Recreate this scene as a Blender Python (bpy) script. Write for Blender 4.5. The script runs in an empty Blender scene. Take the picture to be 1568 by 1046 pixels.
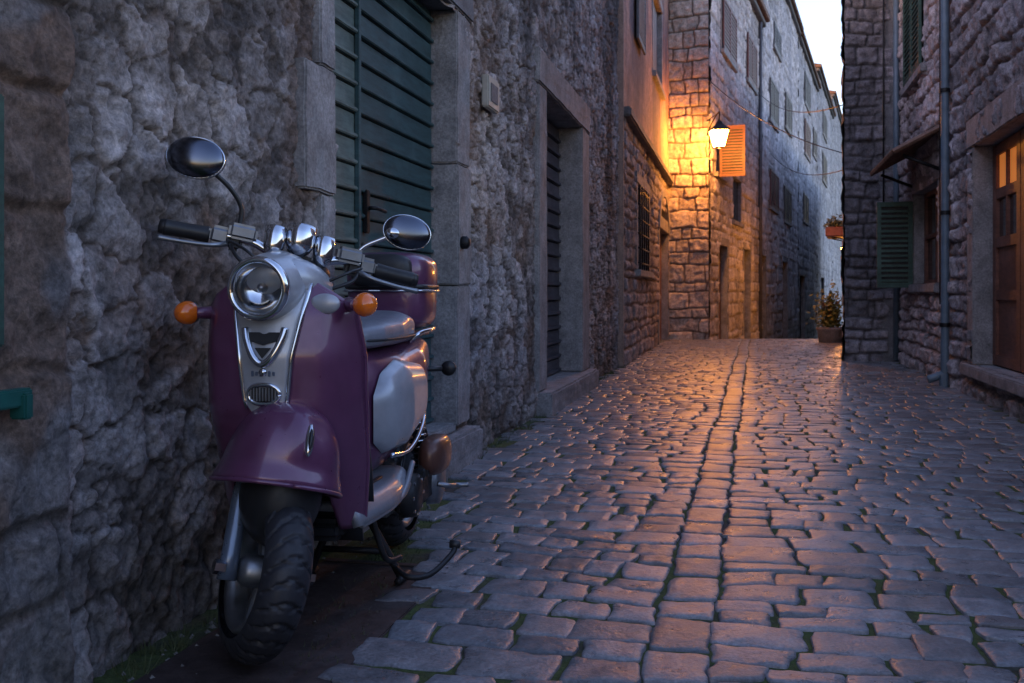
import bpy, bmesh, math, random
import numpy as np
from mathutils import Vector, Matrix, noise as mnoise
random.seed(7); rng=np.random.default_rng(5)
scene=bpy.context.scene
scene.view_settings.view_transform='Standard'
scene.view_settings.look='None'; scene.view_settings.exposure=0
F=1524.0; CH=.905
def PX(px,d): return (px-784)/F*d
def PZ(py,d): return CH-(py-450)/F*d

# ---------------------------------------------------------------- materials
def newmat(name):
    m=bpy.data.materials.new(name); m.use_nodes=True
    return m,m.node_tree,m.node_tree.nodes['Principled BSDF']
def L(nt,a,b): nt.links.new(a,b)
def mixc(nt,fac,a,b,mode='MIX'):
    n=nt.nodes.new('ShaderNodeMix'); n.data_type='RGBA'; n.blend_type=mode
    for s,v in ((0,fac),(6,a),(7,b)):
        if isinstance(v,bpy.types.NodeSocket): L(nt,v,n.inputs[s])
        else: n.inputs[s].default_value=v if s==0 else (*v,1) if len(v)==3 else v
    return n.outputs[2]
def ramp(nt,inp,stops):
    r=nt.nodes.new('ShaderNodeValToRGB'); L(nt,inp,r.inputs[0])
    e=r.color_ramp.elements
    while len(e)<len(stops): e.new(.5)
    for i,(p,c) in enumerate(stops):
        e[i].position=p; e[i].color=(c,c,c,1) if not hasattr(c,'__len__') else (*c,1)
    return r.outputs[0]
def noisetex(nt,scale,detail=6,rough=.6,vec=None,dist=0):
    n=nt.nodes.new('ShaderNodeTexNoise'); n.inputs['Scale'].default_value=scale
    n.inputs['Detail'].default_value=detail; n.inputs['Roughness'].default_value=rough
    n.inputs['Distortion'].default_value=dist
    if vec is not None: L(nt,vec,n.inputs['Vector'])
    return n.outputs[0]
def geo(nt): return nt.nodes.new('ShaderNodeNewGeometry').outputs['Position']
def objc(nt): return nt.nodes.new('ShaderNodeTexCoord').outputs['Object']
def bump(nt,h,st,dist,prev=None):
    b=nt.nodes.new('ShaderNodeBump'); b.inputs['Strength'].default_value=st; b.inputs['Distance'].default_value=dist
    L(nt,h,b.inputs['Height'])
    if prev is not None: L(nt,prev,b.inputs['Normal'])
    return b.outputs[0]
def stone_attr(name,tint=(1,1,1),rough=.85,b1=.6,scale=1.0):
    m,nt,p=newmat(name); pos=geo(nt)
    a=nt.nodes.new('ShaderNodeAttribute'); a.attribute_name='Col'
    n1=noisetex(nt,9*scale,7,.7,pos); n2=noisetex(nt,60*scale,4,.7,pos); n3=noisetex(nt,1.3*scale,3,.6,pos)
    c=mixc(nt,1.0,a.outputs['Color'],ramp(nt,n1,[(.3,.5),(.7,1.5)]),'MULTIPLY')
    c=mixc(nt,1.0,c,ramp(nt,n2,[(.3,.5),(.7,1.45)]),'MULTIPLY')
    c=mixc(nt,1.0,c,ramp(nt,n3,[(.3,(.78,.78,.82)),(.7,(1.2,1.15,1.1))]),'MULTIPLY')
    c=mixc(nt,1.0,c,tint,'MULTIPLY')
    L(nt,c,p.inputs['Base Color']); p.inputs['Roughness'].default_value=rough
    b=bump(nt,noisetex(nt,26*scale,8,.78,pos),b1,.035/scale)
    L(nt,b,p.inputs['Normal']); return m
def stone_plain(name,col,rough=.8,b1=.5,var=.5):
    m,nt,p=newmat(name); pos=geo(nt)
    n1=noisetex(nt,6,7,.7,pos); n2=noisetex(nt,70,4,.7,pos)
    c=mixc(nt,1.0,col,ramp(nt,n1,[(.3,1-var),(.7,1+var*.6)]),'MULTIPLY')
    c=mixc(nt,1.0,c,ramp(nt,n2,[(.35,.7),(.65,1.25)]),'MULTIPLY')
    L(nt,c,p.inputs['Base Color']); p.inputs['Roughness'].default_value=rough
    b=bump(nt,noisetex(nt,35,7,.75,pos),b1,.012); L(nt,b,p.inputs['Normal']); return m
def paint_wood(name,col,rough=.55,var=.5):
    m,nt,p=newmat(name); pos=geo(nt)
    mp=nt.nodes.new('ShaderNodeMapping'); L(nt,pos,mp.inputs[0]); mp.inputs['Scale'].default_value=(2,2,14)
    n1=noisetex(nt,3,7,.7,mp.outputs[0]); n2=noisetex(nt,3,5,.65,pos)
    c=mixc(nt,1.0,col,ramp(nt,n1,[(.3,1-var),(.7,1+var*.5)]),'MULTIPLY')
    c=mixc(nt,ramp(nt,n2,[(.50,0.0),(.68,.6)]),c,tuple(min(1,x*1.5+.03) for x in col))
    L(nt,c,p.inputs['Base Color']); p.inputs['Roughness'].default_value=rough
    L(nt,bump(nt,n1,.35,.004),p.inputs['Normal']); return m
def simple(name,col,rough=.4,metal=0,coat=0,dirt=.25,bumpy=0):
    m,nt,p=newmat(name); o=objc(nt)
    n1=noisetex(nt,9,5,.65,o)
    c=mixc(nt,1.0,col,ramp(nt,n1,[(.3,1-dirt),(.7,1+dirt*.4)]),'MULTIPLY')
    L(nt,c,p.inputs['Base Color'])
    r=ramp(nt,noisetex(nt,25,4,.7,o),[(.3,max(.03,rough*.75)),(.7,min(1,rough*1.3))]); L(nt,r,p.inputs['Roughness'])
    p.inputs['Metallic'].default_value=metal
    p.inputs['Coat Weight'].default_value=coat; p.inputs['Coat Roughness'].default_value=.08
    if bumpy: L(nt,bump(nt,noisetex(nt,60,5,.6,o),bumpy,.003),p.inputs['Normal'])
    return m
def emit(name,col,s):
    m,nt,p=newmat(name); p.inputs['Base Color'].default_value=(*col,1)
    p.inputs['Emission Color'].default_value=(*col,1); p.inputs['Emission Strength'].default_value=s; return m

M_wall=stone_attr('rubble_stone',(1.03,.98,.97),b1=.9); M_wall2=stone_attr('coursed_stone',(1,.97,.99),b1=.5)
M_far=stone_attr('far_stone',b1=.3,scale=.6)
M_frame=stone_plain('dressed_limestone',(.26,.25,.255)); M_frame_d=stone_plain('dressed_limestone_dark',(.15,.145,.155))
M_plaster=stone_plain('weathered_plaster',(.32,.22,.18),b1=.25,var=.35)
M_green=paint_wood('green_painted_boards',(.105,.145,.135)); M_green2=paint_wood('teal_painted_boards',(.030,.072,.08))
M_dkgreen=paint_wood('dark_green_shutter',(.022,.065,.05)); M_brown=paint_wood('brown_shutter',(.15,.055,.035)); M_redb=paint_wood('red_brown_shutter',(.13,.045,.05))
M_greyw=paint_wood('grey_shutter',(.075,.075,.09)); M_dark=simple('dark_interior',(.01,.01,.012),.6)
M_glass=simple('window_glass',(.02,.025,.03),.08)
M_tile=stone_plain('roof_tile',(.22,.12,.08)); M_iron=simple('iron',(.02,.02,.022),.5,.6)
M_pipe=simple('pipe_paint',(.12,.17,.22),.45,.1); M_cable=simple('cable',(.015,.015,.018),.6)
M_plastic=simple('plastic_plate',(.4,.38,.33),.5)

def cobmat():
    m,nt,p=newmat('cobblestone'); pos=geo(nt)
    a=nt.nodes.new('ShaderNodeAttribute'); a.attribute_name='Col'
    n1=noisetex(nt,14,7,.7,pos); n2=noisetex(nt,90,5,.7,pos)
    c=mixc(nt,1.0,a.outputs['Color'],ramp(nt,n1,[(.3,.6),(.7,1.3)]),'MULTIPLY')
    c=mixc(nt,1.0,c,ramp(nt,n2,[(.3,.6),(.7,1.3)]),'MULTIPLY')
    L(nt,c,p.inputs['Base Color'])
    L(nt,ramp(nt,noisetex(nt,7,6,.65,pos),[(.3,.22),(.7,.46)]),p.inputs['Roughness'])
    b=bump(nt,noisetex(nt,14,8,.66,pos),.36,.022); b=bump(nt,n2,.4,.003,b); L(nt,b,p.inputs['Normal']); return m
M_cob=cobmat()
def groundmat():
    m,nt,p=newmat('joint_dirt'); pos=geo(nt)
    n=noisetex(nt,1.7,6,.65,pos); n2=noisetex(nt,60,5,.7,pos)
    c=mixc(nt,ramp(nt,n,[(.38,0.0),(.50,1.0)]),(.045,.04,.037),(.06,.085,.02))
    c=mixc(nt,1.0,c,ramp(nt,n2,[(.3,.5),(.7,1.5)]),'MULTIPLY')
    L(nt,c,p.inputs['Base Color']); p.inputs['Roughness'].default_value=.95
    L(nt,bump(nt,noisetex(nt,40,7,.7,pos),.8,.02),p.inputs['Normal']); return m
M_ground=groundmat()

# ---------------------------------------------------------------- helpers
def empty(name,loc=(0,0,0),rz=0):
    e=bpy.data.objects.new(name,None); scene.collection.objects.link(e); e.location=loc; e.rotation_euler=(0,0,rz); return e
def addobj(name,me,mat,parent=None,smooth=False):
    o=bpy.data.objects.new(name,me); scene.collection.objects.link(o)
    if mat: me.materials.append(mat)
    if parent: o.parent=parent
    if smooth: me.polygons.foreach_set('use_smooth',[True]*len(me.polygons))
    return o
def mesh_from(name,v,f,M=None):
    me=bpy.data.meshes.new(name)
    if M is not None: v=[M@Vector(p) for p in v]
    me.from_pydata([tuple(p) for p in v],[],f); me.update(); return me
def np_grid_mesh(name,P,C=None,mask=None):
    nz,ns=P.shape[:2]; idx=np.arange(nz*ns).reshape(nz,ns)
    q=np.stack([idx[:-1,:-1],idx[:-1,1:],idx[1:,1:],idx[1:,:-1]],-1).reshape(-1,4)
    if mask is not None: q=q[mask.reshape(-1)]
    me=bpy.data.meshes.new(name); me.vertices.add(nz*ns); me.vertices.foreach_set('co',P.reshape(-1).astype(np.float32))
    me.loops.add(len(q)*4); me.loops.foreach_set('vertex_index',q.reshape(-1).astype(np.int32))
    me.polygons.add(len(q)); me.polygons.foreach_set('loop_start',(np.arange(len(q))*4).astype(np.int32))
    me.polygons.foreach_set('use_smooth',[True]*len(q))
    me.update(calc_edges=True); me.validate()
    if C is not None:
        at=me.color_attributes.new('Col','FLOAT_COLOR','POINT')
        c=np.ones((nz*ns,4),np.float32); c[:,:3]=C.reshape(-1,3); at.data.foreach_set('color',c.reshape(-1))
    return me
def hsh(i,j,s):
    x=np.sin(i*127.1+j*311.7+s*74.7)*43758.5453; return x-np.floor(x)
def vn(x,y,s):
    i=np.floor(x); j=np.floor(y); u=x-i; v=y-j; u=u*u*(3-2*u); v=v*v*(3-2*v)
    return (hsh(i,j,s)*(1-u)+hsh(i+1,j,s)*u)*(1-v)+(hsh(i,j+1,s)*(1-u)+hsh(i+1,j+1,s)*u)*v
def fbm(x,y,s,o=4):
    r=0;a=.5
    for k in range(o): r=r+a*vn(x*2**k,y*2**k,s+k); a*=.5
    return r/(1-.5**o)
def voro(x,y,s,sq=.5):
    i=np.floor(x); j=np.floor(y); f1=np.full(x.shape,9.); f2=np.full(x.shape,9.); idd=np.zeros(x.shape); ox=np.zeros(x.shape); oy=np.zeros(x.shape)
    for a in(-1,0,1):
        for b in(-1,0,1):
            ci=i+a; cj=j+b; px=ci+.12+.76*hsh(ci,cj,s); py=cj+.15+.7*hsh(ci,cj,s+9)
            dx=x-px; dy=y-py
            d=(1-sq)*np.hypot(dx,dy)+sq*np.maximum(np.abs(dx),np.abs(dy)); m=d<f1
            f2=np.where(m,f1,np.minimum(f2,d)); idd=np.where(m,hsh(ci,cj,s+17),idd); ox=np.where(m,dx,ox); oy=np.where(m,dy,oy); f1=np.where(m,d,f1)
    return f1,f2,idd,ox,oy
def sst(x,a,b):
    t=np.clip((x-a)/(b-a),0,1); return t*t*(3-2*t)
def lerp3(a,b,t): return np.array(a)*(1-t[...,None])+np.array(b)*t[...,None]
def rubble(S,Z,seed,cw=.20,chh=.15,amp=.030):
    wx=(fbm(S*5,Z*5,seed+1,3)-.5)*.12+(fbm(S*19,Z*19,seed+31,3)-.5)*.05; wz=(fbm(S*5,Z*5,seed+2,3)-.5)*.12+(fbm(S*19,Z*19,seed+32,3)-.5)*.05
    f1,f2,idd,ox,oy=voro((S+wx)/cw,(Z+wz)/chh,seed,.6)
    g1,g2,id2,px,py=voro((S+wz)/(cw*.45),(Z+wx)/(chh*.45),seed+5,.5)
    e=sst(f2-f1,.02,.11); e2=sst(g2-g1,.02,.15)
    mort=sst(fbm(S*2.3,Z*2.3,seed+8,3),.52,.64)
    big=(idd>.36)*1.0
    h1=hsh(idd*91,idd*17,1)-.5; h2=hsh(idd*37,idd*71,2)-.5
    stone=e*big*(.6+.4*idd+h1*ox*1.1+h2*oy*1.1)*(1-.6*mort)
    k1=hsh(id2*91,id2*17,1)-.5; k2=hsh(id2*37,id2*71,2)-.5
    small=e2*(1-big)*(.3+.5*id2+k1*px*.9+k2*py*.9)*(1-.7*mort)
    r=fbm(S*20,Z*20,seed+3,5)-.5; r2=fbm(S*6,Z*6,seed+4,4)-.5
    rid=1-np.abs(2*fbm(S*16,Z*18,seed+40,5)-1)
    rid2=1-np.abs(2*fbm(S*33,Z*33,seed+43,3)-1)
    H=amp*(stone+small)+.032*r+.010*r2+.012*(fbm(S*55,Z*55,seed+6,3)-.5)+.020*(rid-.8)*(.4+.6*e)+.010*(rid2-.8)
    t=np.clip(stone*1.6+small*1.1,0,1)
    C=lerp3((.17,.145,.13),(.40,.39,.395),t)*(.60+.64*np.where(big>0,idd,id2))[...,None]
    warm=sst(fbm(S*2.2,Z*2.2,seed+11,3),.47,.63)*(1-.7*t)
    C=C*(1-.6*warm[...,None])+np.array((.27,.17,.115))*(.6*warm[...,None])
    C=C*(.40+.68*sst(H,-.022,.016))[...,None]  # crevice shade put into the colour: low relief is darkened
    return H,C
def coursed(S,Z,seed,ch=.24,bw=.42,amp=.022,col=(.26,.25,.25),mort=(.13,.12,.115),rough=.02,var=.45,dirt=.4):
    r=np.random.default_rng(seed); zb=[-4.]
    while zb[-1]<26: zb.append(zb[-1]+ch*r.uniform(.6,1.4))
    zb=np.array(zb); Zw=Z+(fbm(S*1.6,Z*1.6,seed+1,2)-.5)*.09+(fbm(S*7,Z*7,seed+12,2)-.5)*.035; k=np.clip(np.searchsorted(zb,Zw)-1,0,len(zb)-2)
    w=bw*(.65+.7*hsh(k*1.,k*0.,seed)); q=S/w+hsh(k*1.,3.+k*0,seed)*7+(fbm(S*5,Z*5,seed+2,2)-.5)*.2
    i=np.floor(q); bi=lambda n:n+.75*(hsh(n,k*1.,seed+3)-.5)
    i=np.where(q<bi(i),i-1,i); i=np.where(q>=bi(i+1),i+1,i)
    e=np.minimum(np.minimum(q-bi(i),bi(i+1)-q)*w,np.minimum(Zw-zb[k],zb[k+1]-Zw))
    idd=hsh(i,k*1.,seed+7); p=sst(e,.002,.024)
    H=p*amp*(.4+1.0*idd)+rough*(fbm(S*14,Z*14,seed+4,4)-.5)*(.5+p)
    C=lerp3(mort,col,p)*(1-var/2+var*idd)[...,None]
    stn=sst(fbm(S*.8,Z*.5,seed+9,4),.42,.7); C=C*(1-dirt*stn[...,None])
    return H,C
class Fr:
    def __init__(s,p0,p1,side):
        s.p0=np.array(p0,float); d=np.array(p1,float)-s.p0; s.len=np.hypot(*d); s.u=d/s.len
        s.n=np.array((s.u[1],-s.u[0]))*side
    def w(s,a,o,z):
        p=s.p0+s.u*a+s.n*o; return (p[0],p[1],z)
def wall(name,fr,svals,zvals,style,openings,mat,parent):
    S,Z=np.meshgrid(svals,zvals); H,C=style(S,Z)
    P=np.stack([fr.p0[0]+fr.u[0]*S+fr.n[0]*H, fr.p0[1]+fr.u[1]*S+fr.n[1]*H, Z],-1)
    sc=(S[:-1,:-1]+S[1:,1:])/2; zc=(Z[:-1,:-1]+Z[1:,1:])/2; mask=np.ones(sc.shape,bool)
    for (a,b,c,d) in openings: mask&=~((sc>a)&(sc<b)&(zc>c)&(zc<d))
    return addobj(name,np_grid_mesh(name,P,C,mask),mat,parent)
def fbox(name,fr,s0,s1,o0,o1,z0,z1,mat,parent,bev=.006,rough=0,cuts=0):
    bm=bmesh.new(); bmesh.ops.create_cube(bm,size=1)
    for v in bm.verts:
        v.co=Vector(((s0+s1)/2+v.co.x*(s1-s0),(o0+o1)/2+v.co.y*(o1-o0),(z0+z1)/2+v.co.z*(z1-z0)))
    if bev: bmesh.ops.bevel(bm,geom=bm.edges[:],offset=bev,segments=2,affect='EDGES')
    if rough:
        big=[e for e in bm.edges if e.calc_length()>.06]
        bmesh.ops.subdivide_edges(bm,edges=big,cuts=cuts or 8,use_grid_fill=True)
    for v in bm.verts:
        c=v.co
        if rough:
            nv=mnoise.noise_vector(Vector((c.x*7,c.y*7,c.z*7)))*rough+mnoise.noise_vector(c*22)*rough*.5
            c=c+nv
        v.co=Vector(fr.w(c.x,c.y,c.z))
    bmesh.ops.recalc_face_normals(bm,faces=bm.faces[:])
    me=bpy.data.meshes.new(name); bm.to_mesh(me); bm.free(); return addobj(name,me,mat,parent)
def merge(objs,name):
    bm=bmesh.new(); mats=[]
    for o in objs:
        m=o.data.materials[0]
        if m not in mats: mats.append(m)
        n0=len(bm.faces); bm.from_mesh(o.data); bm.faces.ensure_lookup_table()
        for f in bm.faces[n0:]: f.material_index=mats.index(m)
    me=bpy.data.meshes.new(name); bm.to_mesh(me); bm.free()
    par=objs[0].parent
    for o in objs: bpy.data.objects.remove(o)
    ob=bpy.data.objects.new(name,me); scene.collection.objects.link(ob); ob.parent=par
    for m in mats: me.materials.append(m)
    return ob
def tube(name,pts,r,mat,parent,seg=12,M=None,res=6):
    pts=[Vector(p) for p in pts]
    if len(pts)>2 and res>1:
        out=[];P=[pts[0]]+pts+[pts[-1]]
        for i in range(1,len(P)-2):
            for k in range(res):
                t=k/res;a,b,c,d=P[i-1],P[i],P[i+1],P[i+2]
                out.append(.5*((2*b)+(c-a)*t+(2*a-5*b+4*c-d)*t*t+(3*b-a-3*c+d)*t**3))
        out.append(pts[-1]); n0=len(pts)
    else: out=pts
    rr=r if hasattr(r,'__len__') else None
    v=[];f=[];n=len(out); prev=None
    for i,p in enumerate(out):
        t=(out[min(i+1,n-1)]-out[max(i-1,0)]).normalized()
        if prev is None: x=t.orthogonal().normalized()
        else: x=(prev-t*prev.dot(t)).normalized()
        prev=x; y=t.cross(x)
        ra=r if rr is None else np.interp(i/(n-1),np.linspace(0,1,len(rr)),rr)
        for k in range(seg):
            a=2*math.pi*k/seg; v.append(p+x*math.cos(a)*ra+y*math.sin(a)*ra)
    for i in range(n-1):
        for k in range(seg): f.append((i*seg+k,i*seg+(k+1)%seg,(i+1)*seg+(k+1)%seg,(i+1)*seg+k))
    f.append(tuple(range(seg))[::-1]); f.append(tuple((n-1)*seg+k for k in range(seg)))
    return addobj(name,mesh_from(name,v,f,M),mat,parent,True)
def revolve(name,prof,axis,origin,mat,parent,seg=40,M=None,smooth=True,cap=False):
    ax=Vector(axis).normalized(); x=ax.orthogonal().normalized(); y=ax.cross(x); o=Vector(origin)
    v=[];f=[];n=len(prof)
    for a,r in prof:
        for k in range(seg):
            t=2*math.pi*k/seg; v.append(o+ax*a+(x*math.cos(t)+y*math.sin(t))*r)
    for i in range(n-1):
        for k in range(seg): f.append((i*seg+k,i*seg+(k+1)%seg,(i+1)*seg+(k+1)%seg,(i+1)*seg+k))
    if cap: f.append(tuple(range(seg))[::-1]); f.append(tuple((n-1)*seg+k for k in range(seg)))
    return addobj(name,mesh_from(name,v,f,M),mat,parent,smooth)
def ellipsoid(name,c,r,mat,parent,M=None,rot=None,p=1.0,seg=32,rings=18):
    v=[];f=[]
    sg=lambda x,e:math.copysign(abs(x)**e,x)
    R=rot or Matrix.Identity(3)
    for i in range(rings+1):
        ph=-math.pi/2+math.pi*i/rings
        for k in range(seg):
            th=2*math.pi*k/seg
            q=Vector((r[0]*sg(math.cos(ph),p)*sg(math.cos(th),p),r[1]*sg(math.cos(ph),p)*sg(math.sin(th),p),r[2]*sg(math.sin(ph),p)))
            v.append(Vector(c)+R@q)
    for i in range(rings):
        for k in range(seg): f.append((i*seg+k,i*seg+(k+1)%seg,(i+1)*seg+(k+1)%seg,(i+1)*seg+k))
    return addobj(name,mesh_from(name,v,f,M),mat,parent,True)
def grid(name,fn,nu,nv,mat,parent,M=None,thick=0,closeu=False):
    v=[];f=[]
    for j in range(nv+1):
        for i in range(nu+(0 if closeu else 1)): v.append(Vector(fn(i/nu,j/nv)))
    W=nu if closeu else nu+1
    for j in range(nv):
        for i in range(nu):
            i2=(i+1)%W if closeu else i+1
            f.append((j*W+i,j*W+i2,(j+1)*W+i2,(j+1)*W+i))
    o=addobj(name,mesh_from(name,v,f,M),mat,parent,True)
    if thick:
        md=o.modifiers.new('s','SOLIDIFY'); md.thickness=thick; md.offset=0
    return o
def lbox(name,c,s,mat,parent,M=None,bev=.008,rot=None):
    bm=bmesh.new(); bmesh.ops.create_cube(bm,size=1)
    for v in bm.verts: v.co=Vector((v.co.x*s[0],v.co.y*s[1],v.co.z*s[2]))
    if bev: bmesh.ops.bevel(bm,geom=bm.edges[:],offset=min(bev,min(s)*.45),segments=3,affect='EDGES')
    R=rot or Matrix.Identity(3)
    for v in bm.verts:
        q=Vector(c)+R@v.co; v.co=(M@q) if M is not None else q
    me=bpy.data.meshes.new(name); bm.to_mesh(me); bm.free(); o=addobj(name,me,mat,parent)
    me.polygons.foreach_set('use_smooth',[True]*len(me.polygons))
    try: me.set_sharp_from_angle(angle=math.radians(35))
    except Exception: pass
    return o

# ---------------------------------------------------------------- ground
def gz(d): 
    return 0.0 if d<19 else (-.0455*((d-19)**2/4) if d<21 else (-.0455*(d-20) if d<60 else -.0455*40))
gr=np.array([-40,-10,-2,0,2,4,8,12,16,18,19,19.5,20,20.5,21,23,26,30,36,44,52,60,80,140,300],float)
gx=np.array([-200,-60,-20,-5,0,5,20,60,200],float)
X,Y=np.meshgrid(gx,gr); Zg=np.vectorize(gz)(Y)-.0105
addobj('ground',np_grid_mesh('ground',np.stack([X,Y,Zg],-1)),M_ground)

LW=lambda d:-1.547+.23*d
RW=lambda d:1.958+.244*d if d<13.4 else -.354+.36*d
def LB(d):
    if d<20: 
        e=-.476+.06*(d-2.3); return max(LW(d)+.05,e)
    return -3.61+.378*d+.1
ph=math.atan(.245); su=(math.sin(ph),math.cos(ph)); st_=(math.cos(ph),-math.sin(ph)); SO=(-.201,0)
def cobbles():
    V=[];Fc=[];C=[];base=0
    stones=[]
    s=-1.5
    while s<26:
        l=random.uniform(.15,.30); stones.append((s,s+l,-.080,.080,0)); s+=l
    for side in (1,-1):
        s=-1.5
        while s<26:
            dp=random.uniform(.10,.185)
            t=.081
            while t<4.2:
                w=random.choice([random.uniform(.11,.18),random.uniform(.15,.28)])
                a,b=(t,t+w) if side>0 else (-t-w,-t)
                stones.append((s,s+dp,a,b,1)); t+=w
            s+=dp
    for (s0,s1,t0,t1,k) in stones:
        sc=(s0+s1)/2; tc=(t0+t1)/2
        d=SO[1]+su[1]*sc+st_[1]*tc; x=SO[0]+su[0]*sc+st_[0]*tc
        if d<-1 or d>25.5 or x<LB(d)+(.07 if d<4 else 0) or x>RW(d)-.02: continue
        inner=np.linspace(-.86,.86,8 if d<5 else (4 if d<9 else 2))
        uu=np.concatenate([[-1,-.985,-.95],inner,[.95,.985,1]]); n=len(uu)
        U,Vv=np.meshgrid(uu,uu)
        gap=random.choice([random.uniform(.001,.003),random.uniform(.002,.007)]); hs=(s1-s0)/2-gap; ht=(t1-t0)/2-gap
        rnd=1-.06*np.abs(U*Vv)**6
        J=.014
        j=[random.uniform(-J,J) for _ in range(8)]
        if k==0: j[4:]=[x*.3 for x in j[4:]]
        S=sc+Vv*hs*rnd+((1-U)/2*(1-Vv)/2*j[0]+(1+U)/2*(1-Vv)/2*j[1]+(1-U)/2*(1+Vv)/2*j[2]+(1+U)/2*(1+Vv)/2*j[3])
        T=tc+U*ht*rnd+((1-U)/2*(1-Vv)/2*j[4]+(1+U)/2*(1-Vv)/2*j[5]+(1-U)/2*(1+Vv)/2*j[6]+(1+U)/2*(1+Vv)/2*j[7])
        S2=S+.07*(fbm(T*.9,S*.9,3,2)-.5)+.03*(vn(T*3,S*3,9)-.5)+.016*(vn(T*22,S*22,29)-.5); T2=T+.05*(fbm(T*.8,S*.8,6,2)-.5)+.02*(vn(T*4,S*4,19)-.5)+.016*(vn(T*22,S*22,39)-.5)
        m=np.maximum(np.abs(U),np.abs(Vv))
        drop=.002*sst(m,.6,.94)+.004*sst(m,.92,.99)
        tilt=random.uniform(-.003,.003)*U+random.uniform(-.003,.003)*Vv
        Zz=-drop+tilt+random.uniform(-.002,.002)+.005*(fbm(S*14,T*14,2,3)-.5)+.005*(fbm(S*40,T*40,4,2)-.5)
        Xw=SO[0]+su[0]*S2+st_[0]*T2; Yw=SO[1]+su[1]*S2+st_[1]*T2
        if sc>18: Zz=Zz+np.vectorize(gz)(Yw)
        Zz[0,:]=Zz[-1,:]=-.06+gz(d); Zz[:,0]=Zz[:,-1]=-.06+gz(d)
        V.append(np.stack([Xw,Yw,Zz],-1).reshape(-1,3))
        idx=base+np.arange(n*n).reshape(n,n)
        Fc.append(np.stack([idx[:-1,:-1],idx[:-1,1:],idx[1:,1:],idx[1:,:-1]],-1).reshape(-1,4)); base+=n*n
        g=random.uniform(.13,.26); w=random.uniform(-.014,.010)
        C.append(np.tile(np.array([g+w,g*.99,g*1.06-w*.6,1]),(n*n,1)))
    v=np.concatenate(V); q=np.concatenate(Fc); c=np.concatenate(C)
    me=bpy.data.meshes.new('cobblestones'); me.vertices.add(len(v)); me.vertices.foreach_set('co',v.reshape(-1).astype(np.float32))
    me.loops.add(len(q)*4); me.loops.foreach_set('vertex_index',q.reshape(-1).astype(np.int32))
    me.polygons.add(len(q)); me.polygons.foreach_set('loop_start',(np.arange(len(q))*4).astype(np.int32))
    me.polygons.foreach_set('use_smooth',[True]*len(q)); me.update(calc_edges=True)
    if me.polygons[len(q)//2].normal.z<0: me.flip_normals()
    at=me.color_attributes.new('Col','FLOAT_COLOR','POINT'); at.data.foreach_set('color',c.reshape(-1).astype(np.float32))
    return addobj('cobblestone_street',me,M_cob)
cobbles()

def grass():
    v=[];f=[]
    def tuft(x,y,n,h):
        for _ in range(n):
            a=random.uniform(0,6.28); r=random.uniform(0,.025); bx=x+math.cos(a)*r; by=y+math.sin(a)*r
            hh=h*random.uniform(.4,1); ln=random.uniform(.2,.7)*hh; w=random.uniform(.0015,.003)
            i=len(v); v.extend([(bx-w,by,-.02),(bx+w,by,-.02),(bx+math.cos(a)*ln,by+math.sin(a)*ln,-.02+hh)]); f.append((i,i+1,i+2))
    for k in range(300):
        d=random.uniform(2,13)
        if mnoise.noise(Vector((d*1.3,0,0)))<-.15: continue
        tuft(LW(d)+random.uniform(.03,.10),d,random.randint(4,14),random.uniform(.03,.06))
    for k in range(260):
        d=random.uniform(1.9,4.2); x=random.uniform(LB(d)-.10,LB(d)+.07)
        tuft(x,d,random.randint(3,8),random.uniform(.02,.035))
    m=simple('grass_blades',(.05,.065,.02),.7); return addobj('grass',mesh_from('grass',v,f),m)
grass()
def pebbles():
    v=[];f=[]
    for k in range(420):
        d=random.uniform(1.9,9); x=LW(d)+.04+abs(random.gauss(0,.12 if d<4.5 else .05)); r=random.uniform(.004,.014)
        i=len(v)
        for (a,b,c) in ((1,0,0),(0,1,0),(-1,0,0),(0,-1,0),(0,0,1)):
            v.append((x+a*r*random.uniform(.7,1.3),d+b*r*random.uniform(.7,1.3),-.010+c*r*random.uniform(.6,1)))
        f+=[(i,i+1,i+4),(i+1,i+2,i+4),(i+2,i+3,i+4),(i+3,i,i+4)]
    addobj('gravel',mesh_from('gravel',v,f),stone_plain('pebble',(.16,.15,.14)))
pebbles()

# ---------------------------------------------------------------- left near house
K=1.0261
FL=Fr((-1.547,0),(-1.547+.23*20,20),1)
hl=empty('stone_house')
def dvals(a,b,k):
    out=[a]
    while out[-1]<b: out.append(out[-1]+max(.0075,k*out[-1]))
    out[-1]=b; return np.array(out)
def style_left(S,Z):
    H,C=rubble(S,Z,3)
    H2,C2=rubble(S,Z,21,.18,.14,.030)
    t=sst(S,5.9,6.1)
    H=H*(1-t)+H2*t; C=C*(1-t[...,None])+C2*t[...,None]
    Hq,Cq=coursed(S,Z+.05,44,.27,.8,.02,(.31,.30,.305),(.14,.125,.115),.03,.3)
    Hq=Hq+.012*(fbm(S*40,Z*40,71,3)-.5)
    q=1-sst(S+.02*(vn(Z*9,Z*0,3)-.5),2.29,2.33)
    pl=sst(fbm(S*3,Z*2.2,31,3)+(1.0-np.abs(Z-.75))*.25,.62,.72)
    Cq=Cq*(1-.8*pl[...,None])+np.array((.23,.155,.11))*(.8*pl[...,None])*(.7+.5*fbm(S*20,Z*20,5,3))[...,None]
    H=H*(1-q)+(Hq+.03)*q; C=C*(1-q[...,None])+Cq*q[...,None]
    stn=sst(fbm(S*1.1,Z*.35,77,4)+.12*(Z-2.3),.48,.75)*sst(S,6.3,7.5); C=C*(1-.72*stn[...,None])
    ft=1-sst(Z+.25*(fbm(S*3,Z*3,12,3)-.5),.05,.5); C=C*(1-.35*ft[...,None])+np.array((.03,.038,.02))*(.3*ft[...,None])
    return H,C
sv=dvals(1.3,12.4*K,.0031)
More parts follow.
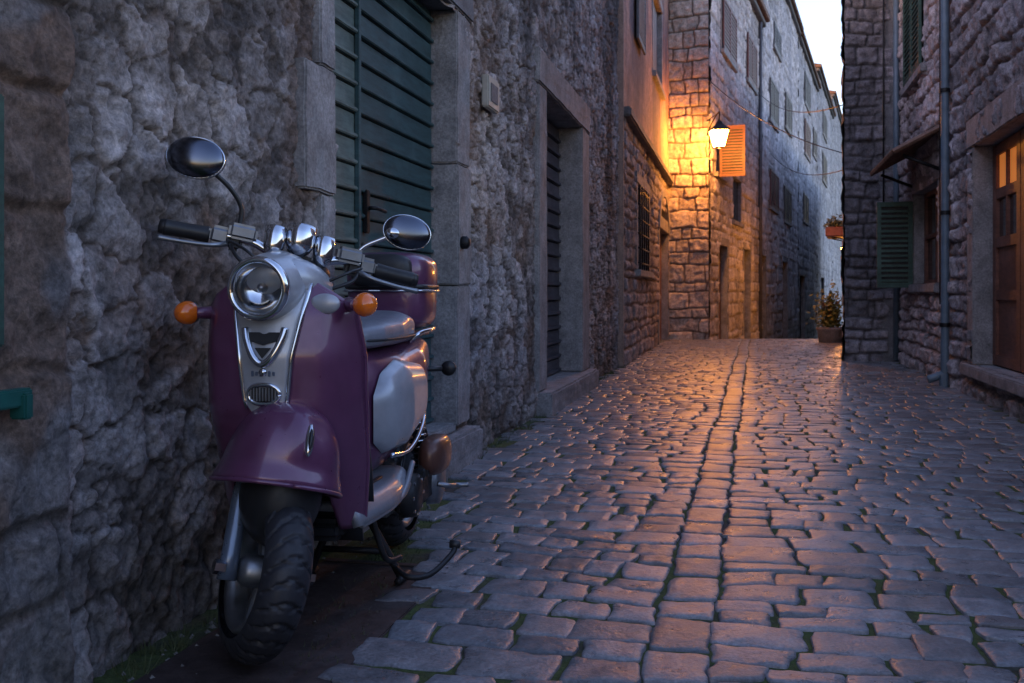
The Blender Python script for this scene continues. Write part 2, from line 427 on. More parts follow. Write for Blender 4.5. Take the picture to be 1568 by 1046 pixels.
D1=(3.72*K,5.30*K,-.1,2.40); D2=(7.72*K,9.42*K,-.1,2.48)
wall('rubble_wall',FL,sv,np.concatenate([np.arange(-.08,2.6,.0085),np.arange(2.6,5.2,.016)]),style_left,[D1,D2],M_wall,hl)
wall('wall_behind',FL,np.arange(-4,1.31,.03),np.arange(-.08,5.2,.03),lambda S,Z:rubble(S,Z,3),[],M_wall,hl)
fbox('upper_storeys',FL,-4,12.4*K,-5,-.04,5.15,5.4,M_tile,hl,0)
fbox('house_core',FL,-4,12.4*K,-5,-.30,-1,5.2,M_dark,hl,0)
a,b=D1[0],D1[1]
for i,(z0,z1,w) in enumerate([(-.05,.28,.12),(.28,.74,.13),(.74,1.27,.12),(1.27,1.73,.27),(1.73,2.42,.13)]):
    fbox('door_jamb_%d'%i,FL,a-w,a+.0,-.16,.035+.004*(i%2),z0+.003,z1-.003,M_frame,hl,.008,.006)
for i,(z0,z1,w) in enumerate([(.2,.95,.13),(.95,1.6,.14),(1.6,2.42,.13)]):
    fbox('door_jamb_far_%d'%i,FL,b,b+w+.12,-.2,.04+.004*(i%2),z0+.003,z1-.003,M_frame,hl,.008,.006)
fbox('door_lintel',FL,a-.2,b+.3,-.2,.05,2.42,2.66,M_frame_d,hl,.01,.006)
fbox('door_step',FL,a-.15,b+.3,-.2,.10,-.05,.17,M_frame,hl,.015,.008)
fbox('door_threshold',FL,a-.0,b+.0,-.2,.03,.171,.22,M_frame,hl,.01,.005)
dp=[]
mid=4.25*K
for (l,r,m) in ((a+.004,mid-.004,M_green),(mid+.004,b-.005,M_green2)):
    z=.225
    while z<2.41:
        h=.112
        dp.append(fbox('board',FL,l,r,-.135,-.105+random.uniform(-.002,.002),z,min(z+h,2.418)-.006,m,hl,.003))
        dp.append(fbox('lip',FL,l+.001,r-.001,-.106,-.088,z+.002,z+.020,m,hl,.004)); z+=h
dp.append(fbox('back',FL,a+.01,b-.01,-.16,-.136,.225,2.41,M_dark,hl,0))
dp.append(fbox('stile',FL,mid-.016,mid+.012,-.104,-.083,.225,2.41,M_green2,hl,.003))
merge(dp,'boarded_door')
tube('door_handle',[FL.w(mid+.10,-.09,1.28),FL.w(mid+.10,-.05,1.28),FL.w(mid+.22,-.05,1.275)],.009,M_iron,hl)
fbox('handle_plate',FL,mid+.07,mid+.11,-.1,-.08,1.17,1.36,M_iron,hl,.004)
revolve('door_knob',[(-.02,.02),(0,.035),(.025,.035),(.04,.02),(.042,.001)],(*FL.n,0),FL.w(b+.06,.05,1.18),M_iron,hl)
a,b=D2[0],D2[1]
fbox('window_jamb_near',FL,a-.30,a,-.2,.045,.17,2.48,M_frame,hl,.01,.006,14)
fbox('window_jamb_far',FL,b,b+.42,-.22,.05,.17,2.48,M_frame,hl,.01,.006,14)
fbox('window_lintel',FL,a-.34,b+.46,-.22,.055,2.483,2.74,M_frame,hl,.012,.007,14)
fbox('window_sill',FL,a-.3,b+.46,-.22,.14,-.04,.165,M_frame,hl,.015,.008,14)
dp=[];z=.17
while z<2.44:
    dp.append(fbox('sl',FL,a,b,-.215,-.175,z,z+.125,M_greyw,hl,.004)); dp.append(fbox('sl',FL,a,b,-.174,-.155,z+.005,z+.035,M_greyw,hl,.004)); z+=.135
merge(dp,'slatted_door')
fbox('name_plate',FL,5.82*K,6.08*K,.03,.075,2.0,2.19,M_plastic,hl,.008); fbox('name_plate_inner',FL,5.87*K,6.03*K,.075,.079,2.04,2.15,M_frame_d,hl,.002)
M_latch=simple('green_latch_paint',(.01,.09,.075),.4)
fbox('latch_arm',FL,1.88,2.055*K,.07,.10,PZ(610,2.03)-.015,PZ(610,2.03)+.022,M_latch,hl,.004)
fbox('latch_drop',FL,2.02*K,2.045*K,.07,.11,PZ(640,2.03),PZ(600,2.03),M_latch,hl,.004)
fbox('green_side_shutter',FL,1.5,1.995*K,.055,.085,.80,1.30,M_dkgreen,hl,.004)

# ---------------------------------------------------------------- left second house
hb=empty('plastered_house')
FB=Fr((-1.547+.05,0),(-1.547+.05+.23*20,20),1)
Wg=(14.1*K,15.8*K,1.25,2.47); Wd=(17.9*K,20.0*K,-.1,2.5); Wu=(16.6*K,18.4*K,4.6,6.1)
wall('lower_wall',FB,np.arange(12.4*K,20.5*K,.04),np.arange(-.08,3.2,.025),lambda S,Z:coursed(S,Z,61,.17,.28,.035,(.32,.29,.28),(.14,.12,.11),.03),[Wg,Wd],M_wall2,hb)
def plst(S,Z):
    H=.03*(fbm(S*1.5,Z*1.5,4,4)-.5)+.03; t=fbm(S*1.2,Z*.7,8,4)
    return H,lerp3((.18,.13,.13),(.46,.28,.21),sst(t,.35,.65))
HBT=7.1
wall('upper_plaster',FB,np.arange(12.4*K,20.5*K,.06),np.arange(3.2,HBT,.06),plst,[Wu],M_wall2,hb)
fbox('house_core',FB,12.4*K,20.45*K,-5,-.25,-1,HBT-.05,M_dark,hb,0); fbox('house_top',FB,12.4*K,20.45*K,-5,.2,HBT-.05,HBT+.1,M_tile,hb,0)
fbox('string_course',FB,12.4*K,20.5*K,0,.13,3.12,3.24,M_frame_d,hb,.02,.008,20)
fbox('end_wall',FB,12.36*K,12.40*K,-.3,.04,-.1,HBT-.06,M_plaster,hb,0)
def framed(fr,s0,s1,z0,z1,par,mat,fw=.14,panel=None,rec=.12,name='window',sill=True):
    fbox(name+'_jamb',fr,s0-fw,s0,-.2,.04,z0,z1,mat,par,.01,.004,4); fbox(name+'_jamb',fr,s1,s1+fw,-.2,.04,z0,z1,mat,par,.01,.004,4)
    fbox(name+'_lintel',fr,s0-fw-.02,s1+fw+.02,-.2,.045,z1+.002,z1+fw*1.1,mat,par,.01,.004,4)
    if sill: fbox(name+'_sill',fr,s0-fw-.03,s1+fw+.03,-.2,.10,z0-.1,z0-.002,mat,par,.01,.004,4)
    if panel: fbox(name+'_panel',fr,s0,s1,-rec-.04,-rec,z0,z1,panel,par,.004)
def louvre(fr,s0,s1,z0,z1,o,par,mat,name='shutter',pitch=.06):
    ps=[fbox('a',fr,s0,s0+.05,o,o+.035,z0,z1,mat,par,.003),fbox('a',fr,s1-.05,s1,o,o+.035,z0,z1,mat,par,.003),
        fbox('a',fr,s0+.05,s1-.05,o+.002,o+.033,z0,z0+.06,mat,par,.003),fbox('a',fr,s0+.05,s1-.05,o+.002,o+.033,z1-.06,z1,mat,par,.003),
        fbox('a',fr,s0+.05,s1-.05,o+.002,o+.008,z0+.06,z1-.06,M_dark,par,0)]
    z=z0+.07
    while z<z1-.07: ps.append(fbox('a',fr,s0+.05,s1-.05,o+.010,o+.028,z,z+pitch*.5,mat,par,.002)); z+=pitch
    return merge(ps,name)
framed(FB,*Wg,hb,M_frame,.15,M_dark,.15)
for i in range(6): tube('grille_bar',[FB.w(Wg[0],.05,Wg[2]+.1+i*.21),FB.w(Wg[1],.05,Wg[2]+.1+i*.21)],.012,M_iron,hb,8)
for i in range(5): tube('grille_bar_v',[FB.w(Wg[0]+.2+i*.34,.05,Wg[2]),FB.w(Wg[0]+.2+i*.34,.05,Wg[3])],.012,M_iron,hb,8)
framed(FB,Wd[0],Wd[1],-.05,2.1,hb,M_frame,.22,M_brown,.1,'door',False)
def arch(fr,s0,s1,z,par,mat,w=.22,o=.06):
    n=14;v=[];f=[];c=(s0+s1)/2;r=(s1-s0)/2
    for i in range(n+1):
        a=math.pi*i/n
        for (rr,oo) in ((r,o),(r+w,o),(r+w,-.2),(r,-.2)): v.append(fr.w(c-math.cos(a)*rr,oo,z+math.sin(a)*rr*.6))
    for i in range(n):
        for k in range(4): f.append((i*4+k,i*4+(k+1)%4,i*4+4+(k+1)%4,i*4+4+k))
    return addobj('door_arch',mesh_from('arch',v,f),mat,par)
arch(FB,Wd[0],Wd[1],2.1,hb,M_frame)
framed(FB,*Wu,hb,M_frame,.14,M_greyw,.05)
louvre(FB,13.6*K,14.6*K,4.4,6.2,.07,hb,M_greyw)

# ---------------------------------------------------------------- corner house + receding row
hc=empty('corner_stone_house')
RL=lambda d:(-3.61+.378*d,d)
KR=math.hypot(1,.378)
FR=Fr(RL(20),RL(90),1)
_c=np.array(RL(20))-FR.u*.03
FC=Fr(tuple(_c-FR.n*1.05),tuple(_c+FR.n*.02),1)
wall('facing_wall',FC,np.arange(0,FC.len+.001,.02),np.arange(-1.5,8.6,.02),lambda S,Z:coursed(S,Z,91,.27,.42,.055,(.46,.42,.38),(.13,.10,.08),.04,.4,.15),[],M_wall2,hc)
sd=lambda px:(5502/(1360-px)-20)*KR
def rowhouse(name,da,db,top,seed,col,wins,doors,ov=.25,rise=.8):
    e=empty(name) if name!='corner' else hc
    s0=(da-20)*KR; s1=(db-20)*KR
    ops=[w[:4] for w in wins]+[w[:4] for w in doors]
    st=max(.035,da*.0019)
    wall('street_wall',FR,np.arange(s0,s1+st,st),np.arange(-2.5,top,st),lambda S,Z:coursed(S,Z,seed,.27,.45,.04,col,tuple(c*.45 for c in col),.03,.4,.25),ops,M_far,e)
    fbox('house_core',FR,s0+.02,s1,-7,-.25,-3,top-.05,M_frame,e,0)
    fbox('end_wall',FR,s0,s0+.05,-7,-.002,-3,top,M_frame,e,0)
    fbox('eaves',FR,s0-.1,s1+.1,-7,ov,top,top+.14,M_tile,e,.02)
    fbox('eaves_soffit',FR,s0-.02,s1+.02,-.1,ov*.6,top-.16,top-.002,M_frame_d,e,.02)
    v=[FR.w(s0-.1,ov,top+.14),FR.w(s1+.1,ov,top+.14),FR.w(s1+.1,-3.3,top+rise),FR.w(s0-.1,-3.3,top+rise),FR.w(s1+.1,-7,top+.14),FR.w(s0-.1,-7,top+.14)]
    addobj('roof',mesh_from('roof',v,[(0,1,2,3),(3,2,4,5),(1,4,2),(0,3,5)]),M_tile,e)
    for w in wins:
        framed(FR,*w[:4],e,M_frame,.13,w[4],.03)
        if w[4] in (M_redb,M_brown,M_greyw):
            louvre(FR,w[0]-.05,(w[0]+w[1])/2-.01,w[2],w[3],.06,e,w[4],pitch=.09); louvre(FR,(w[0]+w[1])/2+.01,w[1]+.05,w[2],w[3],.06,e,w[4],pitch=.09)
    for w in doors: framed(FR,w[0],w[1],w[2],w[3],e,M_frame,.16,w[4],.12,'door',False)
    return e
def zz(py,px): return PZ(py,5502/(1360-px))
W=lambda a,b,t,bt,m:(sd(a),sd(b),zz(bt,(a+b)/2),zz(t,(a+b)/2),m)
rowhouse('corner',20,28.2,8.6,101,(.54,.51,.51),[W(1103,1122,12,90,M_redb),W(1141,1154,62,130,M_redb),W(1094,1106,195,268,M_glass),W(1120,1132,275,340,M_glass)],
   [W(1098,1112,376,530,M_brown),W(1137,1147,383,530,M_greyw)])
FS=Fr(tuple(np.array(RL(20.75))),tuple(np.array(RL(20.75))+FR.n),1)
louvre(FS,.10,.62,PZ(270,20.6),PZ(192,20.6),0,hc,M_brown,'open_shutter')
tube('drainpipe',[FR.w(8.0,.08,8.4),FR.w(8.0,.08,-1)],.05,M_greyw,hc,8)
rowhouse('stone_townhouse',28.25,39.5,11.3,113,(.56,.55,.57),[W(1176,1188,130,190,M_greyw),W(1200,1209,150,200,M_greyw),W(1176,1188,265,320,M_redb),W(1198,1208,290,340,M_greyw),W(1182,1192,45,80,M_greyw)],
   [W(1160.5,1171,390,530,M_greyw),W(1196,1204,400,530,M_brown)])
rowhouse('stone_townhouse',39.6,50,11.2,127,(.50,.50,.52),[W(1230,1238,120,165,M_greyw),W(1230,1238,190,240,M_redb),W(1243,1248,200,240,M_greyw),W(1228,1235,300,340,M_greyw)],[W(1223,1231,422,530,M_dark)])
rowhouse('stone_townhouse',50.1,64,12.3,131,(.48,.48,.5),[W(1258,1264,175,210,M_greyw),W(1258,1264,240,280,M_greyw)],[W(1256,1261,425,530,M_dark)])
rowhouse('stone_townhouse',64.1,90,13.8,137,(.44,.44,.46),[],[])

# ---------------------------------------------------------------- right houses
hr=empty('right_stone_house')
FRt=Fr((1.958,0),(1.958+.244*20,20),-1); KT=math.hypot(1,.244)
O1=(6.9*KT,8.75*KT,.28,2.2); O2=(10.45*KT,12.0*KT,1.02,2.10); O3=(11.3*KT,12.5*KT,3.5,4.9)
RT=5.4
wall('street_wall',FRt,np.arange(5.6,13.4*KT+.04,.022),np.arange(-.08,RT,.02),lambda S,Z:coursed(S,Z,151,.2,.32,.04,(.42,.385,.385),(.17,.155,.155),.06,.5),[O1,O2,O3],M_wall2,hr)
fbox('house_core',FRt,5.65,13.3*KT,-5,-.28,-1,RT-.05,M_dark,hr,0); fbox('house_top',FRt,5.5,13.3*KT,-5,.2,RT-.05,RT+.1,M_tile,hr,.02)
fbox('gable_wall',FRt,5.6,5.75,-5,-.002,-1,RT-.06,M_frame,hr,.01)
framed(FRt,O1[0],O1[1],O1[2],O1[3],hr,M_frame,.24,None,.1,'door')
M_lit=emit('lit_pane',(1,.30,.06),.35)
dd=[]
for (l,r) in ((O1[0]+.01,(O1[0]+O1[1])/2-.01),((O1[0]+O1[1])/2+.01,O1[1]-.01)):
    dd+= [fbox('x',FRt,l,l+.12,-.17,-.12,.29,2.19,M_brown,hr,.004),fbox('x',FRt,r-.12,r,-.17,-.12,.29,2.19,M_brown,hr,.004)]
    for z in (.29,.85,1.3,1.72,2.1): dd.append(fbox('x',FRt,l+.12,r-.12,-.168,-.122,z,z+.09,M_brown,hr,.004))
    dd.append(fbox('x',FRt,(l+r)/2-.02,(l+r)/2+.02,-.166,-.124,1.39,2.1,M_brown,hr,.003))
    dd.append(fbox('x',FRt,l+.12,r-.12,-.16,-.145,.38,.85,M_brown,hr,0)); dd.append(fbox('x',FRt,l+.12,r-.12,-.16,-.145,.94,1.3,M_brown,hr,0))
    dd.append(fbox('x',FRt,l+.12,r-.12,-.16,-.15,1.39,1.72,M_glass,hr,0)); dd.append(fbox('x',FRt,l+.12,r-.12,-.16,-.15,1.81,2.1,M_lit,hr,0))
merge(dd,'glazed_door')
framed(FRt,*O2,hr,M_frame,.14,M_glass,.12)
dd=[fbox('x',FRt,O2[0],O2[1],-.118,-.08,z,z+.05,M_brown,hr,.003) for z in (1.02,1.55,2.05)]+[fbox('x',FRt,s,s+.06,-.118,-.079,1.02,2.1,M_brown,hr,.003) for s in (O2[0],(O2[0]+O2[1])/2-.03,O2[1]-.06)]
merge(dd,'window_sash')
framed(FRt,*O3,hr,M_frame,.14,M_glass,.12)
v=[];f=[];n=22
for i in range(n*4+1):
    s=O2[0]-.25+(O2[1]-O2[0]+.5)*i/(n*4); r=.028*abs(math.sin(math.pi*i/4))
    for (o,z) in ((0,2.62),(.5,2.36)): v.append(FRt.w(s,o,z+r))
for i in range(n*4): f.append((2*i,2*i+1,2*i+3,2*i+2))
h=addobj('tiled_hood',mesh_from('hood',v,f),M_tile,hr); md=h.modifiers.new('s','SOLIDIFY'); md.thickness=.03
for s in (O2[0]-.1,O2[1]+.1): tube('hood_bracket',[FRt.w(s,.02,2.2),FRt.w(s,.4,2.36)],.02,M_iron,hr,8)
FS2=Fr(FRt.w(O2[1]+.02,0,0)[:2],tuple(np.array(FRt.w(O2[1]+.02,0,0)[:2])+FRt.n),-1)
louvre(FS2,.05,.46,.98,2.02,0,hr,M_dkgreen,'open_green_shutter')
louvre(FRt,O3[0],(O3[0]+O3[1])/2-.01,3.5,4.9,.06,hr,M_dkgreen,'green_shutter'); louvre(FRt,(O3[0]+O3[1])/2+.01,O3[1],3.5,4.9,.06,hr,M_dkgreen,'green_shutter')
dp_=9.75*KT
tube('downpipe',[FRt.w(dp_,.09,RT),FRt.w(dp_,.09,.25),FRt.w(dp_,.12,.12),FRt.w(dp_,.25,.06)],.04,M_pipe,hr,14)
for z in (.6,1.7,2.9,3.9): revolve('pipe_clip',[(-.02,.05),(.02,.05)],(0,0,1),FRt.w(dp_,.09,z),M_iron,hr,16)
tube('thin_pipe',[FRt.w(10.1*KT,.07,RT),FRt.w(10.1*KT,.07,.8)],.012,M_iron,hr,8)
gw=empty('added_low_wall')  # unseen wall, added and kept low so skylight reaches the foreground
wall('face',FRt,np.arange(-4,5.61,.05),np.arange(-.08,1.3,.04),lambda S,Z:coursed(S,Z,155,.2,.34,.04,(.3,.28,.28),(.13,.12,.12),.05),[],M_wall2,gw)
fbox('coping',FRt,-4,5.6,-.4,.07,1.28,1.38,M_frame,gw,.02); fbox('core',FRt,-4,5.6,-.36,-.02,-.1,1.28,M_frame,gw,0)

hq=empty('corner_tower_house')
pA=(4.47,13.4); 
FQ=Fr(pA,(4.47+1.0,13.4-.06),1)
wall('facing_wall',FQ,np.arange(0,1.0,.02),np.arange(-.1,6.4,.02),lambda S,Z:coursed(S,Z,171,.18,.27,.045,(.26,.25,.27),(.09,.087,.092),.05),[],M_wall2,hq)
FQ2=Fr(pA,(4.47+.36*40,53.4),-1)
wall('street_wall',FQ2,np.arange(0,42,.1),np.arange(-3,6.4,.08),lambda S,Z:coursed(S,Z,181,.22,.35,.03,(.27,.25,.25),(.13,.12,.12),.04),[],M_wall2,hq)
fbox('house_core',FQ2,.12,42,-5,-.1,-4,6.35,M_frame_d,hq,0); fbox('eaves',FQ2,.1,42,-5.2,.12,6.4,6.55,M_tile,hq,.02)
tube('downpipe',[FQ.w(.66,.09,6.3),FQ.w(.66,.09,.02)],.038,M_pipe,hq,12)
tube('downpipe_thin',[FQ.w(.50,.07,6.3),FQ.w(.50,.07,1.2)],.012,M_iron,hq,8)

pp=empty('potted_plant',(PX(1272,18.6),18.6,0))
revolve('pot',[(0,.2),(.0,.21),(.22,.24),(.24,.26),(.28,.26),(.28,.22),(.24,.2)],(0,0,1),(0,0,0),M_frame,pp,24)
v=[];f=[]
for k in range(1100):
    a=random.uniform(0,6.28); r=random.gauss(0,.15); z=.3+abs(random.gauss(.2,.22)); c=Vector((math.cos(a)*r,math.sin(a)*r,z))
    d1=Vector((random.gauss(0,1),random.gauss(0,1),random.gauss(.3,1))).normalized()*.05; d2=d1.orthogonal().normalized()*.022; i=len(v)
    v+=[c-d1,c+d2,c+d1,c-d2]; f.append((i,i+1,i+2,i+3))
addobj('leaves',mesh_from('l',v,f),simple('leaf',(.12,.13,.03),.5),pp)
for k in range(7): tube('stem',[(0,0,.25),(random.uniform(-.1,.1),random.uniform(-.1,.1),.5),(random.uniform(-.2,.2),random.uniform(-.2,.2),.75)],.008,M_brown,pp,6)
fb=empty('flower_box',(0,0,0))
sfb=7.6
fbox('box',FQ2,sfb,sfb+1.1,.10,.55,2.10,2.30,M_redb,fb,.02)
v=[];f=[]
for k in range(300):
    c=Vector(FQ2.w(sfb+random.uniform(0,1.1),.32+random.gauss(0,.12),2.32+abs(random.gauss(0,.09)))); d1=Vector((random.gauss(0,1),random.gauss(0,1),random.gauss(0,1))).normalized()*.05; d2=d1.orthogonal().normalized()*.025; i=len(v)
    v+=[c-d1,c+d2,c+d1,c-d2]; f.append((i,i+1,i+2,i+3))
addobj('leaves',mesh_from('l',v,f),simple('leaf2',(.06,.07,.03),.5),fb)
for s in (sfb+.1,sfb+1.0): tube('bracket',[FQ2.w(s,0,2.0),FQ2.w(s,.45,2.10)],.012,M_iron,fb,6)

# ---------------------------------------------------------------- lanterns
def lantern(loc,fromp,strength,sc=1):
    e=empty('wall_lantern',loc)
    m=emit('lantern_glass',(1,.34,.05),strength)
    v=[];f=[]
    for (z,r) in ((-.17,.12),(.13,.22)):
        for k in range(4):
            a=math.pi/4+k*math.pi/2; v.append((math.cos(a)*r*sc,math.sin(a)*r*sc,z*sc))
    f=[(0,1,5,4),(1,2,6,5),(2,3,7,6),(3,0,4,7),(3,2,1,0)]
    addobj('glass',mesh_from('g',v,f),m,e)
    for k in range(4):
        a=math.pi/4+k*math.pi/2; tube('post',[(math.cos(a)*.125*sc,math.sin(a)*.125*sc,-.175*sc),(math.cos(a)*.226*sc,math.sin(a)*.226*sc,.135*sc)],.009,M_iron,e,6)
    revolve('cap',[(.13*sc,.245*sc),(.16*sc,.245*sc),(.26*sc,.09*sc),(.30*sc,.07*sc),(.33*sc,.03*sc),(.38*sc,.015*sc)],(0,0,1),(0,0,0),M_iron,e,4,smooth=False)
    revolve('foot',[(-.2*sc,.03),(-.17*sc,.12*sc)],(0,0,1),(0,0,0),M_iron,e,4,smooth=False)
    f_=Vector(fromp)-Vector(loc)
    tube('bracket',[f_,f_*.6+Vector((0,0,.28)),(0,0,.5*sc),(0,0,.36*sc)],.014,M_iron,e,8)
    tube('bracket_stay',[f_+Vector((0,0,.35)),f_*.5+Vector((0,0,.42)),(0,0,.48*sc)],.009,M_iron,e,8)
    return e
dl=19.2; lantern((PX(1101,dl),dl,PZ(211,dl)),(3.9,20.0,PZ(211,dl)+.1),440,1.0)
s2=11; p=FQ2.w(s2,.17,1.9); lantern(p,FQ2.w(s2,0,2.0),260,.8)

cb=empty('overhead_cables')
def cable(a,b,sag=.15,r=.008):
    a=Vector(a);b=Vector(b); tube('cable',[a+(b-a)*t+Vector((0,0,-sag*4*t*(1-t))) for t in np.linspace(0,1,9)],r,M_cable,cb,6,res=2)
def P3(px,py,d): return (PX(px,d),d,PZ(py,d))
cable(P3(1083,120,20),P3(1293,235,13.8),.2); cable(P3(1160,140,27.8),P3(1293,160,14),.3); cable(P3(1083,232,20.1),P3(1200,250,34),.1)
cable(P3(1050,60,20.2),P3(1088,235,20.05),.0); cable(P3(1180,235,30),P3(1293,260,16),.3); cable(P3(1083,150,19.95),P3(1165,190,28.3),.25,.012)

hp=empty('metal_cellar_hatch')
M_rust=simple('rusty_plate',(.07,.05,.047),.6,.2,bumpy=.6,dirt=.6)
FH=Fr((LW(2.2)+.12,2.2),(LW(3.6)+.12,3.6),1)
fbox('plate',FH,.0,1.25,.0,.46,-.03,-.004,M_rust,hp,.004)
for i in range(2): fbox('plate_rib',FH,.02+i*1.19,.05+i*1.19,.01,.45,-.003,.002,M_rust,hp,.001)

# ================================================================= SCOOTER
fx,fy=-.166,-.986
sc=empty('motor_scooter',(-.612,2.46,0.0),math.atan2(fy,fx))
P_pur=simple('purple_paint',(.135,.042,.10),.34,.25,.7,.2); P_sil=simple('silver_paint',(.43,.44,.47),.36,.35,.5,.2)
P_chr=simple('chrome',(.66,.68,.72),.11,1,0,.15); P_blk=simple('black_plastic',(.018,.018,.02),.45); P_rub=simple('tyre_rubber',(.025,.025,.031),.55,bumpy=.3)
P_alu=simple('cast_aluminium',(.3,.31,.33),.4,.9,0,.3); P_frk=simple('fork_blue_grey',(.16,.2,.27),.3,.5,.5)
P_mir=simple('mirror_housing',(.13,.14,.17),.18,1,0,.1)
P_seat=simple('seat_vinyl',(.20,.205,.24),.38,0,.2,bumpy=.3); P_amb=simple('amber_lens',(.8,.16,.01),.15,0,.8,.05)
P_cop=simple('brown_cover',(.12,.05,.035),.4,.3,.3); P_eng=simple('engine_black',(.035,.035,.038),.5,.5,0,.5)
P_floor=simple('floorboard_grey',(.24,.25,.28),.42,.2,.2,.2,.2)
P_red=simple('red_lens',(.4,.01,.01),.2,0,.8)
mg,nt,p=newmat('headlight_glass'); p.inputs['Base Color'].default_value=(.9,.92,.95,1); p.inputs['Roughness'].default_value=.04
p.inputs['Transmission Weight'].default_value=1.0; p.inputs['IOR'].default_value=1.25
wv=nt.nodes.new('ShaderNodeTexWave'); wv.inputs['Scale'].default_value=14; L(nt,objc(nt),wv.inputs['Vector']); L(nt,bump(nt,wv.outputs[0],.15,.002),p.inputs['Normal'])
wv.bands_direction='Y'
rk=math.radians(22); kv=Vector((-math.sin(rk),0,math.cos(rk)))
S=Matrix.Translation((0,0,.217))@Matrix.Rotation(math.radians(41),4,kv)
SF=Matrix.Translation((0,0,.217))@Matrix.Rotation(math.radians(36),4,kv)
def tyre(M,R,wd,name,parent):
    nu,nv=320,26
    def fn(u,v):
        a=2*math.pi*u; t=-1.15+2.3*v
        ang=t*1.35
        w=math.sin(ang)*wd/2 if abs(ang)<math.pi/2 else math.copysign(wd/2-(abs(ang)-math.pi/2)*.02,ang)
        rr=R-wd*.52*(1-math.cos(ang))*.95
        x=abs(t)
        if x<.95:
            g=(u*26+ x*1.1)%1.0
            if g<.16 and x>.06: rr-=.007
            g2=(u*26+.5-x*.5)%1.0
            if g2<.09 and .1<x<.5: rr-=.006
        return (rr*math.cos(a),w,rr*math.sin(a))
    return grid(name,fn,nu,nv,P_rub,parent,M,closeu=True)
tyre(S,.217,.118,'front_tyre',sc)
def rim(M,R,name,parent,side=1):
    for sgn in(-1,1):
        revolve(name+'_lip',[(sgn*.045,R+.012),(sgn*.052,R+.006),(sgn*.048,R-.006),(sgn*.03,R-.016),(0,R-.02)],(0,1,0),(0,0,0),P_alu,parent,48,M)
    for k in range(5):
        a=2*math.pi*k/5+.3; R3=Matrix.Rotation(a,3,'Y')
        lbox(name+'_spoke',R3@Vector((R*.5,0,0)),(R*.95,.035,.035),P_alu,parent,M,.01,R3)
    revolve(name+'_hub',[(-.065,.001),(-.065,.025),(-.05,.04),(.05,.04),(.065,.025),(.065,.001)],(0,1,0),(0,0,0),P_alu,parent,28,M)
rim(S,.138,'front_rim',sc)
revolve('brake_disc',[(.052,.095),(.056,.095),(.056,.04),(.052,.04),(.052,.095)],(0,1,0),(0,0,0),P_chr,sc,40,S)
for sg in(-1,1):
    top=kv*.36+Vector((0,sg*.088,0)); bot=Vector((.0,sg*.088,-.03))
    tube('fork_lower',[bot,bot.lerp(top,.35),bot.lerp(top,.65)],[.024,.022,.020],P_frk,sc,16,S,res=2)
    tube('fork_upper',[bot.lerp(top,.6),top],.015,P_chr,sc,14,S)
    revolve('axle_nut',[(-.012,.001),(-.012,.018),(.014,.018),(.016,.001)],(0,1,0),(0,sg*.115,0),P_chr,sc,6,S,False)
def fend(u,v):
    a=2*math.pi*u; 
    front=math.cos(a)
    el=math.pi/2*(1-v)
    ax=.132 if front>0 else .20; ay=.143; az=.172
    ce=math.cos(el)**.80; se=math.sin(el)**.95
    x=-.012+ax*ce*math.copysign(abs(front)**.95,front); y=-.016+ay*ce*math.copysign(abs(math.sin(a))**.85,math.sin(a)); z=.250+az*se
    if v>.86:
        f_=(v-.86)/.14; x+=.020*f_*front; y+=.014*f_*math.sin(a); 
    z-= .085*(.5-.5*front)*(v**2)
    ridge=math.exp(-(math.sin(a)*5*ce)**2)*max(0,front)*.010*math.sin(el*2)
    return (x+ridge,y,z+ridge)
grid('front_fender',fend,72,26,P_pur,sc,SF,.004,closeu=True)
tube('fender_lip',[fend(i/60,1.0) for i in range(61)],.0055,P_pur,sc,8,SF,res=1)
em=Vector(fend(.02,.62)); Re=Matrix.Rotation(math.radians(-28),3,'Y')
ellipsoid('fender_emblem',em,(.014,.012,.042),P_chr,sc,SF,Re)
ellipsoid('fender_emblem_inlay',em+Vector((.007,0,.003)),(.011,.006,.028),P_blk,sc,SF,Re)
ellipsoid('fender_liner',(-.02,0,.19),(.12,.10,.13),P_blk,sc,SF)
YO=-.010
def yout(z):
    w=np.interp(z,[.28,.36,.45,.6,.75,.86],[.180,.192,.202,.210,.210,.195])
    if z>.86: w=.195*math.sqrt(max(0,1-((z-.86)/.095)**2))*.62+.195*.38*(1-(z-.86)/.095)
    return float(w)
AR=.60
def yin(z):
    if z>=AR: return 0.0
    return .130*max(0,1-((z-.24)/(AR-.24))**2.4)**.5
def shx(y,z):
    xc=float(np.interp(z,[.28,.36,.45,.55,.62,.75,.86,.96],[-.175,-.125,-.085,-.045,-.02,-.012,-.03,-.075]))
    a=abs(y)
    return xc-1.5*a*a-22*max(0,a-.13)**2.2*1.0
zs=list(np.linspace(.285,.56,18))+list(AR-np.linspace(.035,0,12))+list(np.linspace(AR+.01,.86,16))+list(.86+.095*np.sin(np.linspace(.1,1.5,12)))
for sg in(1,-1):
    def fn(u,v,sg=sg):
        k=v*(len(zs)-1); z=float(np.interp(k,range(len(zs)),zs)); y=yin(z)+(yout(z)-yin(z))*u
        return (shx(y,z),sg*y+YO*u,z)
    o=grid('leg_shield',fn,28,len(zs)-1,P_pur,sc,None,.012)
    tube('shield_edge',[(shx(yout(z),z)-.006,sg*yout(z)+YO,z) for z in np.linspace(.285,.945,30)],.010,P_pur,sc,10,res=1)
    tube('arch_edge',[(shx(yin(z),z)-.002,sg*yin(z),z) for z in list(np.linspace(.285,.56,12))+list(AR-np.linspace(.035,0,12))],.007,P_pur,sc,8,res=1)
grid('splash_guard',lambda u,v:(-.26+.12*v,(-.17+.34*u),.24+.5*v),6,6,P_blk,sc,None,.01)
